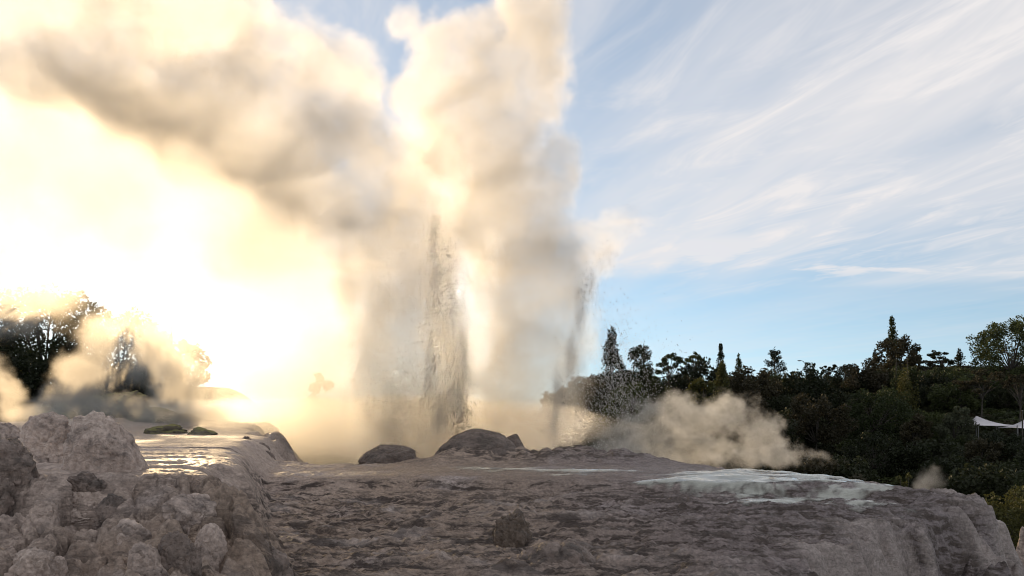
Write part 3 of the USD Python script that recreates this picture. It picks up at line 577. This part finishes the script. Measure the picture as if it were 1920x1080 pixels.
# undergrowth that nobody could count
us = UsdGeom.PointInstancer.Define(stage, '/World/undergrowth')
protos_path = []
for k, c in enumerate(('dark', 'green', 'brown')):
    r_ = np.random.RandomState(400 + k)
    v = r_.normal(size=(420, 3)); v /= np.linalg.norm(v, axis=1, keepdims=True); v *= r_.uniform(0.55, 1, (420, 1)) ** 0.4; v[:, 2] = np.abs(v[:, 2]) * 0.75
    v *= 1 + 0.25 * (meshkit.noise(v * 2.2 + 9, k)[:, None] * 2 - 1)
    pr = usdkit.mesh(stage, f'/World/undergrowth/shrub_{k:03d}' if k else '/World/undergrowth/shrub', leaves(v, 0.13, r_), M_leaf[c])
    protos_path.append(pr.GetPath())
us.CreatePrototypesRel().SetTargets(protos_path)
pos, idx, sc, ori = [], [], [], []
while len(pos) < 1900:
    d = 38 + 100 * rng.rand() ** 1.5; px = rng.uniform(960, 2000) if len(pos) < 1150 else rng.uniform(1740, 2000) if len(pos) < 1550 else rng.uniform(-120, 420)
    if px < 500 and d < 56: continue
    x = (px - 960) / F * d
    if px > 1790 and 64 < d < 90: s = rng.uniform(0.4, 0.8)
    else: s = rng.uniform(0.7, 1.7)
    pos.append((x, d, float(hill(x, d)) - 0.1)); idx.append(rng.randint(3)); sc.append((s * 1.2, s * 1.2, s * rng.uniform(0.6, 1.0))); a = rng.uniform(0, 3.14); ori.append(Gf.Quath(math.cos(a), 0, 0, math.sin(a)))
us.CreatePositionsAttr(Vt.Vec3fArray([Gf.Vec3f(*map(float, p)) for p in pos])); us.CreateProtoIndicesAttr(Vt.IntArray(idx)); us.CreateScalesAttr(Vt.Vec3fArray([Gf.Vec3f(*map(float, p)) for p in sc])); us.CreateOrientationsAttr(Vt.QuathArray(ori))
tag(us.GetPrim(), 'dense dark shrubs covering the hillside between the trees', 'undergrowth', kind='stuff')

# ------------------------------------------------------------------ street lamp and the white canopies
M_metal = mat('grey_steel', {'p': ('principled_bsdf', {'base_color': (0.10, 0.10, 0.10), 'metallic': 0.6, 'roughness': 0.45})}, [], surface='p.BSDF')
lx = (1511 - 960) / F * 118; lz = float(hill(lx, 118))
lamp = thing('street_lamp', 'lone street lamp with a curved arm rising over the skyline trees', 'street lamp', (lx, 118, lz))
ltop = EYE + (HOR - 676) / F * 118 - lz
obj('pole', tube([(0, 0, -0.3), (0, 0, ltop - 2.2), (0.0, 0, ltop - 1.0), (-0.12, 0, ltop - 0.45), (-0.42, 0, ltop - 0.10), (-0.75, 0, ltop)], [0.09, 0.07, 0.06, 0.05, 0.045, 0.04], 10), M_metal, lamp)
hd = trimesh.creation.icosphere(2, 1.0); hd.apply_scale([0.30, 0.12, 0.08]); hd.apply_translation([-0.95, 0, ltop - 0.02])
obj('lamp_head', hd, M_metal, lamp)
M_canvas = mat('white_canvas', {'g': ('geometry', {}), 'n': ('noise_texture', {'scale': 1.2, 'detail': 3.0}), 'r': ('rgb_ramp', {'ramp': [(0.3, (0.66, 0.64, 0.66)), (0.7, (0.78, 0.76, 0.78))]}), 'd': ('diffuse_bsdf', {}), 't': ('translucent_bsdf', {}), 'm': ('mix_closure', {'fac': 0.4})},
    [('g.position', 'n.vector'), ('n.fac', 'r.fac'), ('r.color', 'd.color'), ('r.color', 't.color'), ('d.BSDF', 'm.closure1'), ('t.BSDF', 'm.closure2')], surface='m.closure')
def canopy(label, px0, px1, pk, top, low, d):
    x0, x1, xp = [(p - 960) / F * d for p in (px0, px1, pk)]
    zl, zt = EYE + (HOR - low) / F * d, EYE + (HOR - top) / F * d
    dep = (x1 - x0) * 0.9
    gz = float(hill((x0 + x1) / 2, d + dep / 2)) 
    t = thing('canopy', label, 'canopy', ((x0 + x1) / 2, d + dep / 2, gz))
    cx = (x0 + x1) / 2
    n = 25
    A, B = np.meshgrid(np.linspace(-1, 1, n), np.linspace(-1, 1, n))
    w2 = (x1 - x0) / 2
    p0 = (xp - cx) / w2
    # peaked membrane with concave flanks: distance from the peak to the rim along each ray
    dx, dy = A - p0, B - 0.0
    reach = np.minimum(np.where(dx > 0, (1 - p0) / np.maximum(dx, 1e-6), (1 + p0) / np.maximum(-dx, 1e-6)), 1 / np.maximum(np.abs(dy), 1e-6))
    rr = np.clip(1 / np.maximum(reach, 1e-6), 0, 1)
    Z = (zl - gz) + (zt - zl) * (1 - rr) ** 2.1 - 0.08 * (1 - np.abs(A) ** 2) * (rr > 0.98)
    v = np.stack([A * w2, B * dep / 2, Z], -1).reshape(-1, 3)
    f = grid_faces(n, n)
    v2 = v - [0, 0, 0.02]
    ring = np.concatenate([np.arange(n - 1), np.arange(n - 1, n * n - 1, n), np.arange(n * n - 1, n * n - n, -1), np.arange(n * n - n, 0, -n)])
    rn = np.roll(ring, -1); K = n * n
    side = np.vstack([np.stack([ring, ring + K, rn + K], 1), np.stack([ring, rn + K, rn], 1)])
    obj('canvas', (np.vstack([v, v2]), np.vstack([f, f[:, ::-1] + K, side])), M_canvas, t, smooth=40)
    for sx in (-1, 1):
        for sy in (-1, 1):
            obj('post', tube([(sx * w2 * 0.97, sy * dep * 0.485, -0.4), (sx * w2 * 0.97, sy * dep * 0.485, zl - gz - 0.03)], [0.05, 0.05], 8), M_metal, t)
    obj('mast', tube([(p0 * w2, 0, -0.4), (p0 * w2, 0, zt - gz - 0.05)], [0.06, 0.05], 8), M_metal, t)
    return t
canopy('white peaked canopy under the trees at the right edge', 1834, 1909, 1850, 779, 797, 82)
canopy('sliver of a second white canopy cut by the right edge', 1908, 1975, 1940, 786, 802, 84)
px_ = (1917 - 960) / F * 80; pz_ = float(hill(px_, 80))
pole = thing('post', 'thin dark pole standing beside the second canopy at the right edge', 'pole', (px_, 80, pz_))
obj('shaft', tube([(0, 0, -0.4), (0, 0, EYE + 0.0 - pz_)], [0.07, 0.05], 8), M_bark, pole)
obj('cap', trimesh.creation.icosphere(1, 0.07).apply_translation([0, 0, EYE - pz_]), M_metal, pole)

# ------------------------------------------------------------------ steam
def steam(name, label, cat, blobs, density, warp=(0.35, 1.6), noise=(0.55, 1.6), edge=1.0, g=0.72, color=(1.0, 0.95, 0.87), stretch=(1, 1, 1), detail=4.0, rough=0.58, cell=None, kind=None, k=0.6, drift=(0, 0, 0), parent=None, shell=None):
    """A cloud of steam: a union of soft ellipsoids (pixel, depth, radii), torn by noise, as the density of a volume in a close-fitting hull.
    warp: (scale, amplitude), noise: (scale, amplitude in metres), edge: metres over which the density rises."""
    el = []
    for px, py, d, rx, ry, *rd in blobs:
        c = P(px, py, d); a, b = rx / F * d, ry / F * d
        el.append((c, np.array([a, rd[0] if rd else (a + b) / 2, b])))
    wp = 'wm.vector' if warp else 'g.position'
    warp_ = warp; warp = warp or (1, 0)
    nodes = {'g': ('geometry', {}), 'wn': ('noise_texture', {'scale': warp[0], 'detail': 0.5}), 'ws': ('vector_math', {'math_type': 'subtract', 'vector2': (0.5, 0.5, 0.5)}),
             'wm': ('vector_math', {'math_type': 'multiply_add', 'vector2': (2 * warp[1],) * 3}),
             'st': ('mapping', {'scale': stretch, 'location': drift}), 'nn': ('noise_texture', {'scale': noise[0], 'detail': detail, 'roughness': rough}),
             'na': ('math', {'math_type': 'multiply_add', 'value2': 2 * noise[1], 'value3': -noise[1]})}
    links = [('g.position', 'wn.vector'), ('wn.color', 'ws.vector1'), ('ws.vector', 'wm.vector1'), ('g.position', 'wm.vector3'), ('g.position', 'st.vector'), ('st.vector', 'nn.vector'), ('nn.fac', 'na.value1')]
    if not warp_:
        for q in ('wn', 'ws', 'wm'): del nodes[q]
        links = [l for l in links if not {l[0].split('.')[0], l[1].split('.')[0]} & {'wn', 'ws', 'wm'}]
    for i, (c, r) in enumerate(el):
        rm = float(np.cbrt(r.prod()))
        nodes |= {f'm{i}': ('vector_math', {'math_type': 'multiply_add', 'vector2': tuple(1 / r), 'vector3': tuple(-c / r)}), f'l{i}': ('vector_math', {'math_type': 'length'}),
                  f'f{i}': ('math', {'math_type': 'multiply_add', 'value2': -rm, 'value3': rm})}
        links += [(wp, f'm{i}.vector1'), (f'm{i}.vector', f'l{i}.vector1'), (f'l{i}.value', f'f{i}.value1')]
    level = [f'f{i}.value' for i in range(len(el))]
    while len(level) > 1:                                # joined pair by pair, so the graph stays shallow
        nxt = []
        for a_, b_ in zip(level[::2], level[1::2]):
            x = f'x{len(nodes)}'
            nodes[x] = ('math', {'math_type': 'smoothmax', 'value3': k})
            links += [(a_, x + '.value1'), (b_, x + '.value2')]
            nxt.append(x + '.value')
        level = nxt + level[len(level) // 2 * 2:]
    last = level[0]
    nodes |= {'sum': ('math', {'math_type': 'add'}), 'dens': ('map_range', {'range_type': 'smoothstep', 'from_min': 0.0, 'from_max': edge, 'to_min': 0.0, 'to_max': density}),
              'v': ('principled_volume', {'color': color, 'anisotropy': g})}
    links += [(last, 'sum.value1'), ('na.value', 'sum.value2'), ('sum.value', 'dens.value')]
    if shell:                                            # a denser rind, shaped to give crisp bright edges, over a thinner heart
        peak, wide = shell
        nodes['dens'] = ('map_range', {'clamp': True, 'from_min': 0.0, 'from_max': 3 * wide, 'to_min': 0.0, 'to_max': 1.0})
        top = max(peak, density)
        nodes['rind'] = ('rgb_ramp', {'ramp': [(0.0, (0, 0, 0)), (0.10, (0.25 * peak / top,) * 3), (0.30, (peak / top,) * 3), (0.48, (0.8 * peak / top,) * 3), (0.85, (density / top,) * 3), (1.0, (density / top,) * 3)]})
        nodes['scale'] = ('math', {'math_type': 'multiply', 'value2': top})
        links += [('dens.result', 'rind.fac'), ('rind.color', 'scale.value1'), ('scale.value', 'v.density')]
    else:
        links += [('dens.result', 'v.density')]
    m = mat(numbered('steam_' + name).replace('/', ''), nodes, links, volume='v.volume')
    C, R = np.array([e[0] for e in el]), np.array([e[1] for e in el])
    Rm = np.cbrt(R.prod(1))
    pad = 0.30 * noise[1] + 0.55 * warp[1] + 0.1
    lo, hi = (C - R).min(0) - pad - 0.5, (C + R).max(0) + pad + 0.5
    h = cell or max(0.25, float((hi - lo).max()) / 22)
    ax = [np.arange(a, b + h, h) for a, b in zip(lo, hi)]
    G = np.stack(np.meshgrid(*ax, indexing='ij'), -1)
    fld = np.full(G.shape[:3], -9.0)
    for c, r, rm in zip(C, R, Rm):
        fld = np.maximum(fld, rm * (1 - np.linalg.norm((G - c) / r, axis=-1)) + 0.0)
    from scipy.interpolate import RegularGridInterpolator
    fi = RegularGridInterpolator(ax, fld + pad, bounds_error=False, fill_value=-9.0)
    gi = fld + pad
    def f(x, y, z, lo=np.array([a[0] for a in ax]), n=np.array([len(a) for a in ax])):
        q = np.clip((np.array([x, y, z]) - lo) / h, 0, n - 1.001)
        i = q.astype(int); t = q - i
        b = gi[i[0]:i[0] + 2, i[1]:i[1] + 2, i[2]:i[2] + 2]
        b = b[0] * (1 - t[0]) + b[1] * t[0]; b = b[0] * (1 - t[1]) + b[1] * t[1]
        return float(b[0] * (1 - t[2]) + b[1] * t[2])
    man = m3.Manifold.level_set(f, [*(lo - h * 0.1), *(hi + h * 0.1)], h * 1.1, 0.0)
    o = obj(name, man, m, parent, smooth=False)
    return tag(o, label, cat, kind=kind)


CLOUD = 'steam cloud'
steam('steam_cloud', 'towering tan steam cloud of the left geyser, drifting up and left', CLOUD, [
    (785, 800, 38, 125, 150, 3.0), (770, 650, 38, 130, 200, 3.0), (745, 470, 38.5, 145, 170, 3.4), (640, 330, 39.5, 190, 130, 4), (470, 230, 41, 240, 130, 4.5), (290, 120, 42, 250, 140, 5),
    (630, 180, 41, 105, 110, 3), (520, 120, 41, 150, 95, 3), (110, 40, 43, 240, 150, 5), (330, 0, 42, 200, 110, 4), (660, 150, 41, 60, 70, 2)],
    density=0.07, shell=(0.28, 0.9), warp=(0.30, 1.1), noise=(0.45, 2.3), g=0.6, rough=0.68, detail=5.0)
steam('steam_bank', 'glowing thin steam bank in front of the sun, left of the geysers', 'steam', [
    (560, 760, 46, 200, 200, 6), (290, 650, 56, 150, 110, 4), (300, 420, 50, 330, 150, 7), (20, 480, 50, 200, 150, 6), (560, 540, 46, 220, 260, 6), (120, 300, 50, 300, 210, 7), (350, 330, 50, 300, 220, 7), (690, 760, 43, 220, 190, 4), (890, 680, 43, 150, 260, 4), (890, 790, 42, 170, 120, 3), (880, 360, 44, 190, 210, 4)],
    density=0.14, warp=(0.2, 2.0), noise=(0.34, 3.4), edge=2.6, g=0.66, detail=5.0, rough=0.62)
steam('steam_cloud', 'cream steam cloud of the right geyser, rising beside the blue sky', CLOUD, [
    (975, 800, 38, 110, 100, 2.6), (995, 690, 38, 120, 150, 2.8), (1000, 540, 38, 128, 150, 3.0), (965, 410, 38.5, 130, 130, 3), (1020, 330, 38, 72, 80, 2), (900, 260, 39, 135, 120, 3),
    (970, 130, 39, 118, 130, 3), (860, 100, 40, 100, 90, 2.5), (1000, 10, 40, 88, 100, 2.5), (800, 170, 40, 75, 85, 2), (765, 45, 40, 45, 35, 1.2), (1105, 465, 38, 62, 60, 1.2), (1162, 418, 38, 44, 36, 0.9), (1060, 640, 38, 62, 170, 1.4), (885, 760, 38.5, 60, 120, 1.6)],
    density=0.08, shell=(0.35, 0.75), warp=(0.35, 0.9), noise=(0.55, 1.9), g=0.62, rough=0.68, detail=5.0)
steam('valley_steam', 'added bright steam filling the valley behind the geysers', 'steam', [  # added layer that catches the sun and hides the dark hill line
    (500, 800, 60, 500, 60, 16), (800, 800, 62, 420, 62, 16), (300, 790, 70, 300, 45, 14), (650, 790, 80, 420, 50, 18)],
    density=0.08, warp=None, noise=(0.22, 2.2), edge=2.5, g=0.68, detail=1.0)
steam('ground_steam', 'bright steam boiling up from the ground between the shelf and the geysers', 'steam', [
    (520, 830, 41, 150, 75, 3), (640, 800, 41, 170, 100, 3), (780, 815, 40.5, 150, 80, 2.5), (960, 815, 40.5, 150, 75, 2.5), (420, 780, 43, 110, 70, 3), (560, 730, 43, 150, 90, 3)],
    density=0.10, warp=(0.4, 0.9), noise=(0.6, 1.4), edge=1.5, g=0.68, detail=3.0, color=(1.0, 0.98, 0.94))
steam('low_steam', 'rolling low steam over the far rim, right of the geysers', 'steam', [
    (1215, 805, 32.5, 70, 48, 1.0), (1290, 785, 32.5, 95, 48, 1.2), (1360, 772, 32, 55, 40, 1.0), (1432, 822, 31.5, 50, 48, 0.9), (1250, 845, 32, 170, 36, 1.2), (1420, 858, 31, 110, 22, 1.0), (1165, 828, 32.8, 50, 38, 0.8)],
    density=0.10, shell=(0.50, 0.45), color=(1.0, 0.99, 0.96), warp=(0.9, 0.45), noise=(1.1, 1.55), g=0.55, rough=0.68, detail=5.0)
steam('steam_wisp', 'small lone steam wisp behind the right shoulder of the terrace', 'steam', [(1742, 905, 24.5, 24, 24, 0.4), (1752, 885, 24.5, 12, 20, 0.25), (1725, 915, 24.5, 20, 14, 0.3)],
    density=0.8, warp=(2.0, 0.15), noise=(2.6, 0.32), edge=0.3, g=0.5)
steam('steam_wisp', 'steam rising between the boulders in front of the left trees', 'steam', [(150, 720, 38, 70, 80, 1.5), (185, 640, 38.5, 45, 60, 1.2), (120, 770, 37, 80, 40, 1.5), (240, 770, 36, 70, 36, 1.4)],
    density=0.6, warp=(0.6, 0.6), noise=(0.8, 1.1), edge=1.0, g=0.6)
steam('steam_wisp', 'steam at the left edge above the shadowed rock', 'steam', [(15, 745, 28, 30, 45, 0.7), (40, 780, 28, 55, 24, 0.8), (-10, 700, 28, 30, 50, 0.7)],
    density=1.0, warp=(1.0, 0.35), noise=(1.2, 0.6), edge=0.6, g=0.6)
steam('steam_wisp', 'steam drifting off the far shelf right of the layered outcrop', 'steam', [(330, 720, 42, 60, 75, 1.6), (370, 780, 40, 80, 36, 1.5), (300, 790, 39, 60, 22, 1.2), (290, 650, 43, 50, 60, 1.4)],
    density=0.6, warp=(0.6, 0.6), noise=(0.8, 1.1), edge=1.0, g=0.6)

# ------------------------------------------------------------------ the geysers' water: dark cores of dense spray and loose drops
M_drop = mat('water_drops', {'d': ('diffuse_bsdf', {'color': (0.65, 0.65, 0.65)}), 't': ('translucent_bsdf', {'color': (0.65, 0.65, 0.65)}), 'm': ('mix_closure', {'fac': 0.3})}, [('d.BSDF', 'm.closure1'), ('t.BSDF', 'm.closure2')], surface='m.closure')
def drops(name, label, cat, streaks, seed):
    """streaks: (px, py, d, spread px, spread py, count, smallest, largest radius)."""
    rng = np.random.RandomState(seed)
    o8 = np.array([(1, 0, 0), (-1, 0, 0), (0, 1, 0), (0, -1, 0), (0, 0, 1.25), (0, 0, -1.25)], float)
    f8 = np.array([(0, 2, 4), (2, 1, 4), (1, 3, 4), (3, 0, 4), (2, 0, 5), (1, 2, 5), (3, 1, 5), (0, 3, 5)])
    V, Fs, k = [], [], 0
    for px, py, d, sx, sy, n, r0, r1 in streaks:
        c = np.stack([P(a, b, e) for a, b, e in zip(px + rng.normal(0, sx, n), py + rng.normal(0, sy, n), d + rng.normal(0, 0.6, n))])
        r = r0 + (r1 - r0) * rng.rand(n) ** 2.5
        V.append((c[:, None] + o8[None] * r[:, None, None]).reshape(-1, 3)); Fs.append((np.arange(n)[:, None, None] * 6 + f8[None] + k).reshape(-1, 3)); k += 6 * n
    return np.vstack(V), np.vstack(Fs)
def geyser(label, cores, spray, streaks, seed, density, base):
    t = thing('geyser_jet', label, 'geyser', (0, 0, 0))
    steam('water_core', None, None, cores, density=density, warp=(0.8, 0.25), noise=(1.5, 0.65), edge=0.8, g=0.4, color=(0.75, 0.72, 0.68), stretch=(1.3, 1.3, 0.22), k=0.2, parent=t, cell=0.25)
    steam('spray', None, None, spray, density=0.15, warp=(0.5, 0.5), noise=(1.1, 1.0), edge=1.0, g=0.55, color=(0.96, 0.90, 0.80), stretch=(1.2, 1.2, 0.25), k=0.4, parent=t)
    tag(obj('drops', drops('drops', None, None, streaks, seed), M_drop, t), kind='stuff')
geyser('dark left water jet with ragged spouts behind the brown mound',
    [(848, 755, 34.9, 17, 62, 0.5), (862, 790, 34.9, 16, 40, 0.5), (825, 790, 34.9, 28, 50, 0.6), (808, 690, 34.9, 18, 90, 0.5), (818, 520, 35.0, 13, 120, 0.4), (845, 560, 35.0, 13, 80, 0.4), (865, 650, 35.0, 10, 70, 0.4)],
    [(765, 690, 36.8, 120, 260, 1.9), (760, 470, 37.0, 110, 170, 1.8), (780, 740, 35.8, 80, 150, 1.6), (795, 560, 35.9, 62, 170, 1.4), (815, 450, 36.0, 34, 90, 1.0)],
    [(850, 740, 34.7, 14, 45, 900, .008, .022), (815, 560, 34.7, 14, 100, 1600, .008, .022), (850, 580, 34.7, 14, 80, 1600, .008, .022), (872, 680, 34.7, 9, 70, 1100, .008, .022), (740, 790, 34.6, 28, 60, 900, .006, .016), (790, 740, 34.6, 50, 90, 1200, .006, .016), (812, 440, 34.9, 5, 26, 250, .006, .018), (885, 640, 34.7, 10, 80, 260, .006, .018)], 1, 1.4, None)
geyser('right water jet leaning to a curved tip against the sky',
    [(1036, 800, 34.9, 17, 50, 0.45), (1050, 735, 34.9, 18, 65, 0.45), (1070, 660, 34.9, 18, 70, 0.45), (1089, 590, 34.9, 17, 60, 0.45), (1090, 550, 34.9, 22, 34, 0.45), (1110, 530, 34.9, 9, 36, 0.3), (1128, 497, 34.9, 9, 20, 0.25), (1142, 474, 34.9, 6, 14, 0.2)],
    [(990, 700, 36.8, 115, 200, 1.8), (1010, 520, 37.0, 110, 150, 1.6), (1040, 760, 35.8, 34, 90, 0.9), (1072, 640, 35.8, 40, 110, 1.0), (1092, 560, 35.8, 42, 70, 0.9), (1130, 500, 35.8, 22, 45, 0.6), (1150, 470, 35.8, 20, 26, 0.5)],
    [(1100, 540, 34.7, 12, 30, 900, .008, .02), (1140, 480, 34.7, 10, 14, 300, .006, .018), (1180, 410, 34.7, 14, 16, 300, .006, .014), (1120, 600, 34.6, 12, 50, 700, .006, .018), (1075, 680, 34.7, 14, 70, 900, .006, .018), (1150, 690, 35.5, 26, 55, 2600, .010, .026), (1180, 740, 35.5, 40, 50, 1500, .008, .024), (1130, 780, 35.5, 45, 40, 1800, .008, .022), (1230, 690, 35, 40, 50, 220, .010, .022)], 2, 2.4, None)
